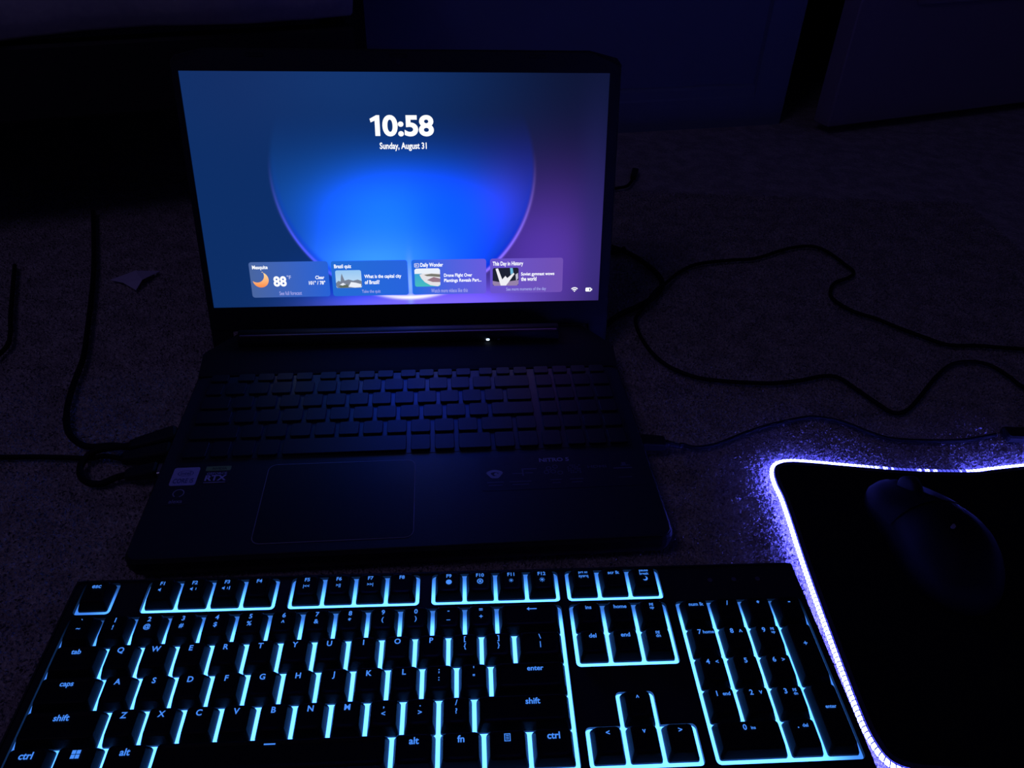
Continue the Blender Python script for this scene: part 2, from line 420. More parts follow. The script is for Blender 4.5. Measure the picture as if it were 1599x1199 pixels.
row(-128.3, -113.3, [(8,34)] + [(220.5-PT*i, 235.5-PT*i) for i in range(11)] + [(238.6,272)] + npd())
row(-146.8, -131.8, [(8,43.2)] + [(211-PT*i, 226-PT*i) for i in range(10)] + [(229.4,253.6),(256.9,272)] + npd())
row(-167.2, -150.2, [(8,25),(28.2,41),(44,58.8),(62,76.8),(80,171.4),(174.8,189.4),(192.8,207.6),(211,235.4),(238.6,253.6),(256.8,271.6),(275,289.6),(294.2,307.8),(310.4,324),(326.6,340.2)])
# stickers
def flatpart(name, mat, draw, parent, z, thick=.12):
    q = MB(); draw(q); o = q.build(name, mat, parent); o.location.z = z*MM; return o
st = MB().prism(rrect(6.0,24.0,-194.2,-175.8,1.6), 0, .15).build('sticker', M['sticker_pale'], lap, loc=(0,0,21.2)); st['label'] = 'pale processor sticker'
q = MB(); text_mb('intel', B1, box=(11.5,18.5,-183.5,-180.2), mb=q)
ring = [circle(15,-182,1,24)]; 
q.add([(15+5.6*math.cos(a)*k, -182+2.9*math.sin(a)*k, 0) for k in (1,.9) for a in [rad(15*i) for i in range(24)]], [(i,(i+1)%24,24+(i+1)%24,24+i) for i in range(24)])
text_mb('CORE i5', B2, box=(8,22,-192,-187.2), mb=q); q.build('print', M['sticker_ink'], st, loc=(0,0,.22))
st = MB().prism(rrect(28.0,46.0,-193.5,-175.4,1.2), 0, .15).build('sticker', M['sticker_dark'], lap, loc=(0,0,21.2)); st['label'] = 'dark graphics sticker with a green band'
MB().prism(rrect(28.2,45.8,-180.3,-175.6,.6), 0, .1).build('green_band', M['sticker_green'], st, loc=(0,0,.15))
q = MB(); text_mb('GEFORCE', B1, box=(30,44,-184.2,-182), mb=q); text_mb('RTX', B3, box=(29.6,44.6,-190.6,-184.8), mb=q); flat(q, [(29.5,-192.6),(44.5,-192.6),(44.5,-192),(29.5,-192)]); q.build('print', M['sticker_pale'], st, loc=(0,0,.22))
q = MB(); text_mb('NVIDIA', B1, box=(33,43,-179.2,-177), mb=q); q.build('print', M['sticker_dark'], st, loc=(0,0,.3))
st = MB().prism(rrect(6.5,23.5,-213.5,-195.6,1.6), 0, .15).build('sticker', M['sticker_dark'], lap, loc=(0,0,21.2)); st['label'] = 'dark sticker with a pale speech ring'
q = MB(); arc = [rad(-70 + 310*i/24) for i in range(25)]
q.add([(15+r_*math.cos(a), -202+r_*math.sin(a), 0) for r_ in (4.0,3.2) for a in arc], [(i,i+1,26+i,25+i) for i in range(24)])
text_mb('alexa', B1, box=(10.5,19.5,-211.5,-208), mb=q); q.build('print', M['print_pale'], st, loc=(0,0,.22))
# printed feature strip on the right palm rest
st = MB().prism(rrect(226,342,-212,-176.5,2), 0, .12).build('feature_strip', M['sticker_dark'], lap, loc=(0,0,21.2))
q = MB(); text_mb('NITRO 5', B3, box=(270,292.4,-184.0,-179.8), mb=q); q.build('print', M['print_pale'], st, loc=(0,0,.2))
q = MB()
q.add([(236+r_*math.cos(a)*(1+.18*math.sin(3*a)), -195+r_*math.sin(a)*.8, 0) for r_ in (5.6,2.6) for a in [rad(18*i) for i in range(20)]], [(i,(i+1)%20,20+(i+1)%20,20+i) for i in range(20)])
flat(q, circle(237,-195.2,1.5,10))
q.build('print', M['print_pale'], st, loc=(0,0,.2))
q = MB()
for b in ((256,257.2,-198,-190.5),(256,267,-191.4,-190.2),(249,256,-195.6,-194.8),(258,264,-195.4,-194.6),(246,262,-204,-203.2),(248,260,-207,-206.2),
          (230,242,-204,-203),(231,241,-207,-206.2),(276,284,-203.5,-202.7),(277,283,-206.6,-205.8),(290,300,-203.5,-202.7),(291,299,-206.6,-205.8),
          (324,338,-194.2,-192.8),(330,337,-191.2,-190.4),(331,334,-190.4,-187.5),(326,336,-203.5,-202.8)):
    flat(q, [(b[0],b[2]),(b[1],b[2]),(b[1],b[3]),(b[0],b[3])])
for cx, cy in ((276,-191),(281,-189.5),(274,-195),(279,-194.5),(284,-196)):
    q.add([(cx+r_*math.cos(a), cy+r_*math.sin(a), 0) for r_ in (2.1,1.4) for a in [rad(30*i) for i in range(12)]], [(i,(i+1)%12,12+(i+1)%12,12+i) for i in range(12)])
for i in range(6):
    for j in range(5):
        if (i*7+j*3) % 4: flat(q, [(290+i*1.7,-197+j*1.9),(291.1+i*1.7,-197+j*1.9),(291.1+i*1.7,-195.8+j*1.9),(290+i*1.7,-195.8+j*1.9)])
text_mb('HDMI', B2, box=(305,319,-192.4,-189.6), mb=q); q.build('print', M['print_dim'], st, loc=(0,0,.2))
# side ports
for x, ys in ((X1-.3, (-120,-142)), (X0-.5, (-118,-190))):
    for y in ys:
        q = MB(); q.prism(rrect(0, 13, -2.6, 2.6, .6), 0, .8); q.xform(Matrix.Rotation(math.pi/2, 4, 'Y') @ Matrix.Rotation(math.pi/2, 4, 'Z'))
        q.build('side_port', M['rubber'], lap, loc=(x, y, 13))

# lid: local frame with origin at the screen's lower left corner, x right, z up the panel
LIDROT = (-LID, 0, 0)
def lidpart(mb, name, mat, parent=lap, smooth=False):
    return mb.build(name, mat, parent, smooth, loc=(0,0,LZ), rot=LIDROT)
RX = Matrix.Rotation(math.pi/2, 4, 'X')       # (x, y, z) -> (x, -z, y): draw in x/y, thickness grows towards the viewer
def outline(ins=0):
    P = [(13,-23),(335,-23),(337,-42),(350,-45),(354,-41),(354,200),(350,205),(327,210.5),(21,210.5),(-2,205),(-6,200),(-6,-41),(-2,-45),(11,-42)]
    return inset(P, ins) if ins else P
mb = MB(); q = outline(); mb.loft([[(x,y,-7.5) for x,y in inset(q, 4)], [(x,y,-6) for x,y in inset(q, .8)], [(x,y,-1.5) for x,y in q], [(x,y,-0.3) for x,y in inset(q, .8)]])
mb.xform(RX); lidpart(mb, 'lid_shell', M['lid'])
SW, SH = 344.2, 193.6
def frame_ring(mb, o_, i_, z0, z1):
    n = len(o_); k = len(mb.v)
    mb.v += [(x,y,z0) for x,y in o_] + [(x,y,z1) for x,y in o_] + [(x,y,z1) for x,y in i_] + [(x,y,z0) for x,y in i_]
    for j in range(n):
        j2 = (j+1) % n
        for a in range(3): mb.f.append((k+a*n+j, k+a*n+j2, k+(a+1)*n+j2, k+(a+1)*n+j))
oo = [(-4.8,-20.5),(172,-20.5),(352.8,-20.5),(352.8,97),(352.8,199),(326.5,209.2),(172,209.2),(21.5,209.2),(-4.8,199),(-4.8,97)]
ii = [(0,0),(172,0),(SW,0),(SW,97),(SW,SH),(SW-.01,SH),(172,SH),(.01,SH),(0,SH),(0,97)]
mb = MB(); frame_ring(mb, oo, ii, -0.3, 1.4); mb.xform(RX); lidpart(mb, 'screen_bezel', M['black_case'])
for x in (60, 172, 284):
    q = MB(); q.prism(rrect(x-7, x+7, 204, 207, 1.2), 1.2, 2.0, .3); q.xform(RX); lidpart(q, 'bezel_bumper', M['rubber'])
q = MB(); q.prism(circle(172, 201, 1.9, 14), 1.2, 1.7); q.xform(RX); lidpart(q, 'webcam', M['sticker_dark'])

# what the screen shows: a dark wallpaper with a glassy disc lit from below
def screen_mat():
    m = bpy.data.materials.new('lock_screen'); m.use_nodes = True; t = m.node_tree; t.nodes.clear()
    e = t.nodes.new('ShaderNodeEmission'); o = t.nodes.new('ShaderNodeOutputMaterial')
    tc = t.nodes.new('ShaderNodeTexCoord'); sp = t.nodes.new('ShaderNodeSeparateXYZ')
    t.links.new(tc.outputs['Object'], sp.inputs[0])
    x = N(t, sp.outputs[0])*1000.0; y = N(t, sp.outputs[2])*1000.0
    c = mixc(t, x.smooth(120, 330), lin((13,46,102)), lin((13,20,50)))                      # left petrol blue to dark right
    c = mixc(t, gauss(x, y, 110, 196, 110, 45)*0.5, c, lin((24,58,118)))
    c = mixc(t, gauss(x, y, 40, 200, 60, 60)*0.35, c, lin((24,40,90)))
    c = mixc(t, gauss(x, y, 298, 40, 60, 64)*0.95, c, lin((88,56,165)))                    # violet lower right
    c = mixc(t, gauss(x, y, 338, 60, 16, 90)*0.5, c, lin((40,42,110)))
    c = mixc(t, gauss(x, y, 120, 10, 45, 22)*0.9, c, lin((14,70,190)))
    c = mixc(t, gauss(x, y, 225, 0, 60, 18)*0.9, c, lin((125,95,225)))
    d = ((x-172.4)*(x-172.4) + (y-116.5)*(y-116.5)).sqrt()
    low = (y*-1.0 + 136.0).smooth(0, 118)                                                   # rim fades out upwards
    inside = (d*-1.0 + 112.5).smooth(0, 5.0)
    ci = mixc(t, x.smooth(70, 250), lin((17,64,136)), lin((7,36,140)))
    ci = mixc(t, gauss(x, y, 255, 92, 30, 34)*0.75, ci, lin((58,58,195)))
    ci = mixc(t, gauss(x, y, 160, 74, 64, 58), ci, lin((28,126,250)))
    ci = mixc(t, gauss(x, y, 212, 75, 38, 48)*0.75, ci, lin((8,92,240)))
    ci = mixc(t, gauss(x, y, 145, 36, 48, 24)*0.9, ci, lin((62,160,255)))
    up = (y*-1.0 + 168.0).smooth(0, 85)
    c = mixc(t, inside*up, c, ci)
    rimd = (d - 108.0)*(1.0/2.2); dark = ((rimd*rimd)*-1.0).exp()
    c = mixc(t, dark*low*0.55, c, lin((10,45,190)))
    r2 = (d - 111.0)*(1.0/1.25); rim = ((r2*r2)*-1.0).exp()
    rc = mixc(t, x.smooth(100, 255), lin((95,110,250)), lin((165,130,240)))
    c = mixc(t, rim*low*0.8, c, rc)
    c = mixc(t, gauss(x, y, 172, 1, 62, 7)*0.55, c, lin((150,130,250)))
    c = mixc(t, gauss(x, y, 173, 18, 2.6, 17)*0.85, c, lin((150,190,255)))
    foot = (y - 6.2 - (x-172.4)*(x-172.4)*0.0045)*(1.0/1.9)                                 # highlight along the foot of the disc
    c = mixc(t, ((foot*foot)*-1.0).exp()*gauss(x, y, 175, 6, 30, 60), c, (1.05, 1.0, 1.05))
    # bright blue goes past what the photo can hold
    hot = gauss(x, y, 172, 62, 80, 62)
    s2 = t.nodes.new('ShaderNodeSeparateColor'); t.links.new(c, s2.inputs[0])
    b = N(t, s2.outputs[2]); b = b + b.pw(2.6)*hot*SCREEN_HOT
    cc = t.nodes.new('ShaderNodeCombineColor'); t.links.new(s2.outputs[0], cc.inputs[0]); t.links.new(s2.outputs[1], cc.inputs[1]); t.links.new(b.s, cc.inputs[2])
    t.links.new(cc.outputs[0], e.inputs[0]); e.inputs[1].default_value = 1.0
    t.links.new(e.outputs[0], o.inputs[0]); return m
SCREEN_HOT = 5.5
M['lock_screen'] = screen_mat()
mb = MB(); mb.box(0, SW, 0, .6, 0, SH); screen = lidpart(mb, 'screen_panel', M['lock_screen'])
screen['label'] = 'glowing blue lock screen'
M['scr_white'] = glow('screen_white', (0.95, 0.97, 1.0), 1.15)
M['scr_soft'] = glow('screen_soft_white', (0.62, 0.66, 0.98), 0.9)
M['scr_link'] = glow('screen_link', (0.40, 0.42, 0.90), 0.95)
SP = MB
def on_screen(name, mb, mat, lvl=1): mb.xform(RX); return mb.build(name, mat, screen, loc=(0, -0.12*lvl, 0))
def st_(name, s, off, box, mat, lvl=3): return on_screen(name, text_mb(s, off, box=box), mat, lvl)
# clock and date
q = text_mb('0:58', B3, box=(156.3,198.4,144.2,161.0)); flat(q, [(150.2,144.6),(154.2,144.6),(154.2,160.8),(151.6,160.8),(146.2,158.0),(146.9,155.2),(150.2,156.6)])
on_screen('clock_digits', q, M['scr_white'], 3)
st_('date_text', 'Sunday, August 31', B2, (153.2,192,132.6,139.4), M['scr_white'])
# four cards
cards = [((34.5,102.2),(74,102,160),(40,98,215)), ((104.7,171.3),(36,108,212),(40,100,222)), ((174.8,241.0),(34,106,226),(104,92,222)), ((244.5,310.3),(104,84,205),(112,80,178))]
for i, ((a, b), ca, cb) in enumerate(cards):
    q = MB(); flat(q, rrect(a, b, 8.5, 40.3, 2.2)); on_screen('widget_card', q, glow_grad('card_%d' % i, ca, cb), 1)
for nm, s, off, bx, mt in [
  ('card_text','Mesquite',B2,(37.2,50.4,33.0,37.4),'scr_white'), ('card_text','88',B3,(54,65.2,18.2,27.6),'scr_white'), ('card_text','°F',B1,(65.8,69.4,24.8,28.2),'scr_soft'),
  ('card_text','Clear',B2,(90.4,98.2,24.3,27.5),'scr_white'), ('card_text','101° / 78°',B2,(84.4,98.6,19.4,22.9),'scr_white'), ('card_text','See full forecast',B1,(58,77.4,10.4,13.9),'scr_link'),
  ('card_text','Brazil quiz',B2,(107.4,122.2,32.8,37.2),'scr_white'), ('card_text','What is the capital city',B2,(133,165.4,23.5,27.7),'scr_white'), ('card_text','of Brazil?',B2,(133,146,19,22.7),'scr_white'), ('card_text','Take the quiz',B1,(130,146.4,10.3,13.9),'scr_link'),
  ('card_text','Daily Wonder',B2,(182.6,202.6,32.8,37.4),'scr_white'), ('card_text','Drone Flight Over',B2,(203.2,228.4,23.5,27.5),'scr_white'), ('card_text','Plantings Reveals Part...',B2,(203.2,236.6,18.8,22.8),'scr_white'), ('card_text','Watch more videos like this',B1,(191.4,224.2,10.2,13.8),'scr_link'),
  ('card_text','This Day in History',B2,(246.8,274.2,32.8,37.6),'scr_white'), ('card_text','Soviet gymnast wows',B2,(272.4,302.6,23.6,27.5),'scr_white'), ('card_text','the world',B2,(272.4,286.4,19.5,23.3),'scr_white'), ('card_text','See more moments of the day',B1,(259,295.4,9.8,13.6),'scr_link')]:
    st_(nm, s, off, bx, M[mt])
# crescent moon
q = MB(); n = 20; o_ = [(43.2+6.9*math.cos(a), 24.6+6.9*math.sin(a)) for a in [rad(-172 + 250*i/n) for i in range(n+1)]]
p0, p1 = Vector(o_[0]), Vector(o_[-1]); mid = (p0+p1)/2; ctr = Vector((40.3, 28.4)); r_in = (p0-ctr).length
a0 = math.atan2(p0.y-ctr.y, p0.x-ctr.x); a1 = math.atan2(p1.y-ctr.y, p1.x-ctr.x)
i_ = [(ctr.x+r_in*math.cos(a0+(a1-a0)*i/n), ctr.y+r_in*math.sin(a0+(a1-a0)*i/n)) for i in range(n+1)]
q.add([(x,y,0) for x,y in o_+i_], [(i,i+1,n+2+i,n+1+i) for i in range(n)]); on_screen('moon_icon', q, glow_grad('moon', (255,140,70), (255,225,165), 2), 3)
# small picture icon by the third card's title
q = MB(); frame_ring(q, rrect(177.2,181.6,33.4,37.2,.8), rrect(177.9,180.9,34.1,36.5,.4), 0, 0); flat(q, [(178.3,34.3),(180.5,35.3),(178.3,36.3)]); on_screen('card_icon', q, M['scr_soft'], 3)
# wifi and battery
q = MB()
for r0, r1 in ((0,1.2),(1.9,2.8),(3.5,4.4)):
    q.add([(321.6+r*math.cos(a), 8.4+r*math.sin(a), 0) for r in (r0, r1) for a in [rad(45+9*i) for i in range(11)]], [(i,i+1,12+i,11+i) for i in range(10)])
on_screen('wifi_icon', q, M['scr_white'], 3)
q = MB(); frame_ring(q, rrect(331.8,337.0,8.6,12.2,.8), rrect(332.5,336.3,9.3,11.5,.4), 0, 0); flat(q, rrect(332.5,335.2,9.3,11.5,.3)); flat(q, rrect(337.2,337.9,9.6,11.2,.2)); on_screen('battery_icon', q, M['scr_white'], 3)
# thumbnails: layered flat pictures
def thumb(a, b, c, d, layers):
    q = MB(); flat(q, rrect(a, b, c, d, 1.6)); on_screen('card_picture', q, layers[0], 2)
    for k, (poly, mat) in enumerate(layers[1:]):
        q = MB(); flat(q, poly); on_screen('card_picture', q, mat, 2.2 + 0.2*k)
T = lambda n, c: glow('picture_'+n, lin(c))
thumb(107.9,130.4,15.9,31.9, [glow_grad('picture_sky', (200,225,245), (150,200,245), 2),
  ([(107.9,20.5),(110,22.5),(112,21.8),(112.6,26.5),(113.4,29),(114.3,26.2),(115.5,22.6),(119,23.6),(123,22.4),(127,23.4),(130.4,22),(130.4,18),(129,15.9),(109,15.9),(107.9,18)], T('town', (120,130,150))),
  ([(110,17),(113,19.8),(116,18.2),(117.5,19.4),(119,16.4),(112,16)], T('green', (96,108,96))),
  ([(118.5,17),(121,21.2),(125,20.6),(129.8,19.2),(129.4,16.4),(124,16.1)], T('white', (235,240,250))),
  ([(111,18.9),(114,20.6),(116.4,19.2),(113.5,18.1)], T('white2', (230,236,248)))])
thumb(177.2,199.8,15.9,32.4, [glow_grad('picture_sea', (70,190,190), (60,150,225), 2),
  ([(177.2,27.6),(199.8,28.0),(199.8,31.0),(198.4,32.4),(178.6,32.4),(177.2,31)], T('cloud', (235,242,252))),
  ([(181.5,26.8),(184.5,27.8),(199.8,28),(199.8,17.4),(197.5,15.9),(191,17),(186,20),(183,23.5)], T('sand', (228,226,232))),
  ([(185.5,26.6),(192,27.6),(199.8,26.9),(199.8,24.4),(194,25),(188,25.4)], T('land', (120,120,110))),
  ([(188,21.8),(194,24.6),(199.8,23),(199.8,19.8),(193,20)], T('roofs', (150,120,135)))])
thumb(246.8,270.2,15.4,31.8, [T('dark', (30,34,52)),
  ([(246.8,20),(252,19),(262,19.4),(270.2,20.5),(270.2,17),(268.8,15.4),(248.2,15.4),(246.8,17)], T('crowd', (150,130,170))),
  ([(249.4,31),(251.6,31.4),(255.4,21.2),(258.2,24.4),(260,22.4),(265.6,27.2),(266.4,26),(261,18.4),(258.8,15.6),(254,15.6)], T('figure', (240,240,246))),
  ([(262.4,31.6),(264.8,31.6),(265.4,27.2),(263,25.4)], T('arm', (110,185,220))),
  ([(267.4,25.6),(269.6,27),(269.8,22),(268,20)], T('glint', (190,190,205)))])

# ------------------------------------------------------------------ backlit full-size keyboard
U = 19.05; GAP = 0.299; NAV = 15.25 + 0.105; NUM = 18.5 + 0.28; TOT = 6 + GAP
KX, KY, KYAW, KTILT = -244.5, 171.4, 0.0757, 0.0316
kb = tag(empty('keyboard', (KX, KY, 0.5), (KTILT, 0, KYAW)), 'wide black full-size keyboard with glowing cyan-blue backlight in front of the laptop', 'keyboard')
PZ = 17.5                                        # backlight plate height
def ky_(r): return (TOT - r)*U                   # distance of row line r (0 = back of the function row) from the front
def R5(k): return 1 + GAP + k                    # row line k of the five lower rows
CX0, CX1, CY0, CY1 = -6.8, 438.4, -7.0, 123.0
openings = []
def opening(x0, x1, r0, r1, m=1.1): openings.append((x0*U-m, x1*U+m, ky_(r1)-m-1.0, ky_(r0)+m))
opening(0,1,0,1); opening(2,6,0,1); opening(6.5,10.5,0,1); opening(11,15,0,1); opening(NAV,NAV+3,0,1)
opening(0,15,R5(0),R5(5)); opening(NAV,NAV+3,R5(0),R5(2)); opening(NUM,NUM+4,R5(0),R5(5))
opening(NAV+1,NAV+2,R5(3),R5(4)+.1); opening(NAV,NAV+3,R5(4),R5(5))
# top plate with cut-outs (cells of a grid, walls at every opening, rounded corners)
def top_plate(z0, z1):
    xs = sorted({CX0, CX1} | {v for o in openings for v in o[:2]}); ys = sorted({CY0, CY1} | {v for o in openings for v in o[2:]})
    hole = lambda x, y: any(a < x < b and c < y < d for a, b, c, d in openings) or not (CX0 < x < CX1 and CY0 < y < CY1)
    mb = MB()
    for i in range(len(xs)-1):
        for j in range(len(ys)-1):
            x0, x1, y0, y1 = xs[i], xs[i+1], ys[j], ys[j+1]; cx, cy = (x0+x1)/2, (y0+y1)/2
            if hole(cx, cy): continue
            mb.add([(x0,y0,z1),(x1,y0,z1),(x1,y1,z1),(x0,y1,z1)], [(0,1,2,3)])
            if hole(x0-.05, cy): mb.add([(x0,y0,z0),(x0,y0,z1),(x0,y1,z1),(x0,y1,z0)], [(0,1,2,3)])
            if hole(x1+.05, cy): mb.add([(x1,y0,z0),(x1,y1,z0),(x1,y1,z1),(x1,y0,z1)], [(0,1,2,3)])
            if hole(cx, y0-.05): mb.add([(x0,y0,z0),(x1,y0,z0),(x1,y0,z1),(x0,y0,z1)], [(0,1,2,3)])
            if hole(cx, y1+.05): mb.add([(x0,y1,z0),(x0,y1,z1),(x1,y1,z1),(x1,y1,z0)], [(0,1,2,3)])
    r = 2.6
    for a, b, c, d in openings:
        for px, py, sx, sy in ((a,c,1,1),(b,c,-1,1),(b,d,-1,-1),(a,d,1,-1)):
            if not all((not hole(px - sx*.2, py + sy*.2), not hole(px + sx*.2, py - sy*.2))): continue
            arc = [(px+sx*r-sx*r*math.cos(rad(t)), py+sy*r-sy*r*math.sin(rad(t))) for t in (0,22.5,45,67.5,90)]
            poly = [(px,py)] + arc; n = len(poly); k = len(mb.v)
            mb.v += [(x,y,z1) for x,y in poly] + [(x,y,z0) for x,y in poly]
            f = tuple(range(n)); mb.f.append(tuple(k+i for i in (f if sx*sy < 0 else f[::-1])))
            mb.f += [(k+i, k+i+1, k+n+i+1, k+n+i) for i in range(1, n-1)]
    return mb
top_plate(PZ-.5, PZ+2.4).build('top_plate', M['black_case'], kb)
mb = MB(); out = rrect(CX0, CX1, CY0, CY1, 4, 3)
mb.loft([[(x,y,3) for x,y in inset(out, 4)], [(x,y,9) for x,y in out], [(x,y,PZ-1.0) for x,y in out]]); mb.build('case_bottom', M['black_case'], kb)
mb = MB(); ring_o = rrect(CX0, CX1, CY0, CY1, 4, 3); frame_ring(mb, ring_o, inset(ring_o, 1.2), PZ-1.0, PZ+2.9); mb.build('case_rim', M['black_case'], kb)
for x, y, hh in ((20,4,3),(410,4,3),(20,108,6.4),(410,108,6.4)):
    q = MB(); q.prism(rrect(x, x+26, y, y+9, 2), 3.2-hh, 4.0, .6); q.build('rubber_foot', M['rubber'], kb)
# light guide under keys: shade at row backs and side falloff painted into emission
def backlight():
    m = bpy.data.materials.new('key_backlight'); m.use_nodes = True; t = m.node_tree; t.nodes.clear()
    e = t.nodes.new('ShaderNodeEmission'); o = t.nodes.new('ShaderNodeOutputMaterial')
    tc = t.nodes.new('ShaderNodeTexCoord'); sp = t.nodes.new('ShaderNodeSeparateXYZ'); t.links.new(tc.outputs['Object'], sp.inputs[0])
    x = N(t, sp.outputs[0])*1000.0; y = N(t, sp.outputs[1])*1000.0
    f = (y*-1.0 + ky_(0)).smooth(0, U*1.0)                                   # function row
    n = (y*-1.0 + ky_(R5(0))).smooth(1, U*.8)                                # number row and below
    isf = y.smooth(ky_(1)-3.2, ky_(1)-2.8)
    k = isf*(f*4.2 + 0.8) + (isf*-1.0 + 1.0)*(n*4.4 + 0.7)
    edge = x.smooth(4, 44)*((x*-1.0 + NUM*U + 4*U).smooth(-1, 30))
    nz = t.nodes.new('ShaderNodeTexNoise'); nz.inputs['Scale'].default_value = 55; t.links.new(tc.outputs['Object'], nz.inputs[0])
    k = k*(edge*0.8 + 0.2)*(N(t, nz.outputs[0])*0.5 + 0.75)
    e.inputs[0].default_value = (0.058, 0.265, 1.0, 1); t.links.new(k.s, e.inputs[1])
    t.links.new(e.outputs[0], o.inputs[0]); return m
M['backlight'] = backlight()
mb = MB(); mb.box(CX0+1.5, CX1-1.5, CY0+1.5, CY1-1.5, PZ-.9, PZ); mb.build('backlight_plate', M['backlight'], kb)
M['legend'] = glow('key_legend', (0.055, 0.235, 0.86), 1.15)

CAP_H, CB, CBY = 8.2, 1.12, 0.32
CAPM = {}
def cap_mesh(w_u, d_u):
    key = (w_u, d_u)
    if key in CAPM: return CAPM[key]
    W_, D_ = w_u*U - 2*CB, d_u*U - 2*CBY
    k = MB()
    def ring(dx, dyf, dyb, r, z): return [(x, y, z) for x, y in rrect(dx, W_-dx, dyf, D_-dyb, r, 3)]
    k.loft([ring(0,0,0,1.2,1.2), ring(.15,.15,.1,1.3,2.6), ring(1.7,2.3,1.2,1.9,CAP_H-.8), ring(2.1,2.7,1.5,2.0,CAP_H-.2), ring(2.8,3.4,2.2,2.2,CAP_H), ring(4.2,4.8,3.6,2.2,CAP_H-.35)], cap0=False)
    me = k.mesh('keycap'); me.materials.append(M['keycap']); CAPM[key] = me
    return me
LEGZ = CAP_H + 0.12
def shape(kind, mb, x, y, s):
    """small icon drawn about (x, y), s = half size"""
    if kind == 'speaker':
        flat(mb, [(x-s,y-.4*s),(x-.5*s,y-.4*s),(x+.1*s,y-s),(x+.1*s,y+s),(x-.5*s,y+.4*s),(x-s,y+.4*s)], LEGZ)
    if kind == 'dot': flat(mb, circle(x, y, s, 14), LEGZ)
    if kind == 'sun':
        flat(mb, circle(x, y, s*.5, 10), LEGZ)
        for i in range(8):
            a = i*math.pi/4; c_, s_ = math.cos(a), math.sin(a); p = [(.7,-.12),(1.1,-.12),(1.1,.12),(.7,.12)]
            flat(mb, [(x+s*(u*c_-v*s_), y+s*(u*s_+v*c_)) for u, v in p], LEGZ)
    if kind == 'ringdot':
        mb.add([(x+r*s*math.cos(a), y+r*s*math.sin(a), LEGZ) for r in (.7,1) for a in [rad(22.5*i) for i in range(16)]], [(i,(i+1)%16,16+(i+1)%16,16+i) for i in range(16)]); flat(mb, circle(x, y, s*.42, 10), LEGZ)
    if kind == 'moon':
        o_ = [(x+s*math.cos(rad(-150+240*i/12)), y+s*math.sin(rad(-150+240*i/12))) for i in range(13)]
        i_ = [(x-.35*s+.78*s*math.cos(rad(-130+220*i/12)), y+.3*s+.78*s*math.sin(rad(-130+220*i/12))) for i in range(13)]
        mb.add([(a,b,LEGZ) for a,b in o_+i_], [(i,i+1,14+i,13+i) for i in range(12)])
    if kind == 'window':
        for a, b in ((-1,.08),(.08,-1),(-1,-1),(.08,.08)):
            flat(mb, [(x+a*s, y+b*s),(x+(a+.92)*s, y+b*s),(x+(a+.92)*s, y+(b+.92)*s),(x+a*s, y+(b+.92)*s)], LEGZ)
    if kind == 'menu':
        frame_ring(mb, [(x-.8*s,y-s),(x+.8*s,y-s),(x+.8*s,y+s),(x-.8*s,y+s)], [(x-.6*s,y-.8*s),(x+.6*s,y-.8*s),(x+.6*s,y+.8*s),(x-.6*s,y+.8*s)], LEGZ, LEGZ)
        for b in (-.4, .05, .5): flat(mb, [(x-.4*s,y+(b-.1)*s),(x+.4*s,y+(b-.1)*s),(x+.4*s,y+(b+.1)*s),(x-.4*s,y+(b+.1)*s)], LEGZ)
    if kind == 'left': flat(mb, [(x-s*2,y),(x-s,y+.8*s),(x-s,y+.22*s),(x+2*s,y+.22*s),(x+2*s,y-.22*s),(x-s,y-.22*s),(x-s,y-.8*s)], LEGZ)
    if kind == 'dash': flat(mb, [(x-s*2.6,y-.32*s),(x+s*2.6,y-.32*s),(x+s*2.6,y+.32*s),(x-s*2.6,y+.32*s)], LEGZ)
    if kind == 'bar': flat(mb, [(x-.22*s,y-s),(x+.22*s,y-s),(x+.22*s,y+s),(x-.22*s,y+s)], LEGZ)
LEG_CACHE = {}
def key(xu, r, w_u, legend, d_u=1.0):
    """xu, r: left edge and back line in key units; legend: list of (text or *icon, dx, dy from the back-centre of the cap, height)"""
    o = place('keycap', cap_mesh(w_u, d_u), None, kb, loc=(xu*U+CB, ky_(r+d_u)+CBY, PZ))
    if not legend: return o
    mb = MB(); W_, D_ = w_u*U - 2*CB, d_u*U - 2*CBY
    for s, dx, dy, h in legend:
        x, y = W_/2 + dx, D_ - 4.6 + dy
        if s.startswith('*') and len(s) > 1: shape(s[1:], mb, x, y, h/2)
        else: text_mb(s, B2, centre=(x, y), h=h, mb=mb, z=LEGZ)
    mb.build('legend', M['legend'], o); return o
S1 = lambda t: [(t, 0, -.1, 3.3)]
S2 = lambda a, b: [(a, 0, .3, 3.0), (b, 0, -4.4, 2.9)]
Wd = lambda t, h=2.3, dx=0: [(t, dx, -.3, h*1.3)]
F2 = lambda a, *ic: [(a, 0, .3, 2.5)] + list(ic)
key(0, 0, 1, Wd('esc'))
key(2, 0, 1, F2('F1', ('*speaker',0,-4.2,2.6))); key(3, 0, 1, F2('F2', ('*speaker',-.5,-4.2,2.6), ('*bar',1.6,-4.2,1.6)))
key(4, 0, 1, F2('F3', ('*speaker',-.8,-4.2,2.6), ('*bar',1.0,-4.2,1.6), ('*bar',2.2,-4.2,2.4))); key(5, 0, 1, F2('F4'))
key(6.5, 0, 1, F2('F5', ('|<<',0,-4.3,2.0))); key(7.5, 0, 1, F2('F6', ('>||',0,-4.3,2.0))); key(8.5, 0, 1, F2('F7', ('>>|',0,-4.3,2.0))); key(9.5, 0, 1, F2('F8'))
key(11, 0, 1, F2('F9', ('*dot',0,-4.2,3.6))); key(12, 0, 1, F2('F10', ('*ringdot',0,-4.2,3.8))); key(13, 0, 1, F2('F11', ('*sun',0,-4.2,2.4))); key(14, 0, 1, F2('F12', ('*sun',0,-4.2,3.0)))
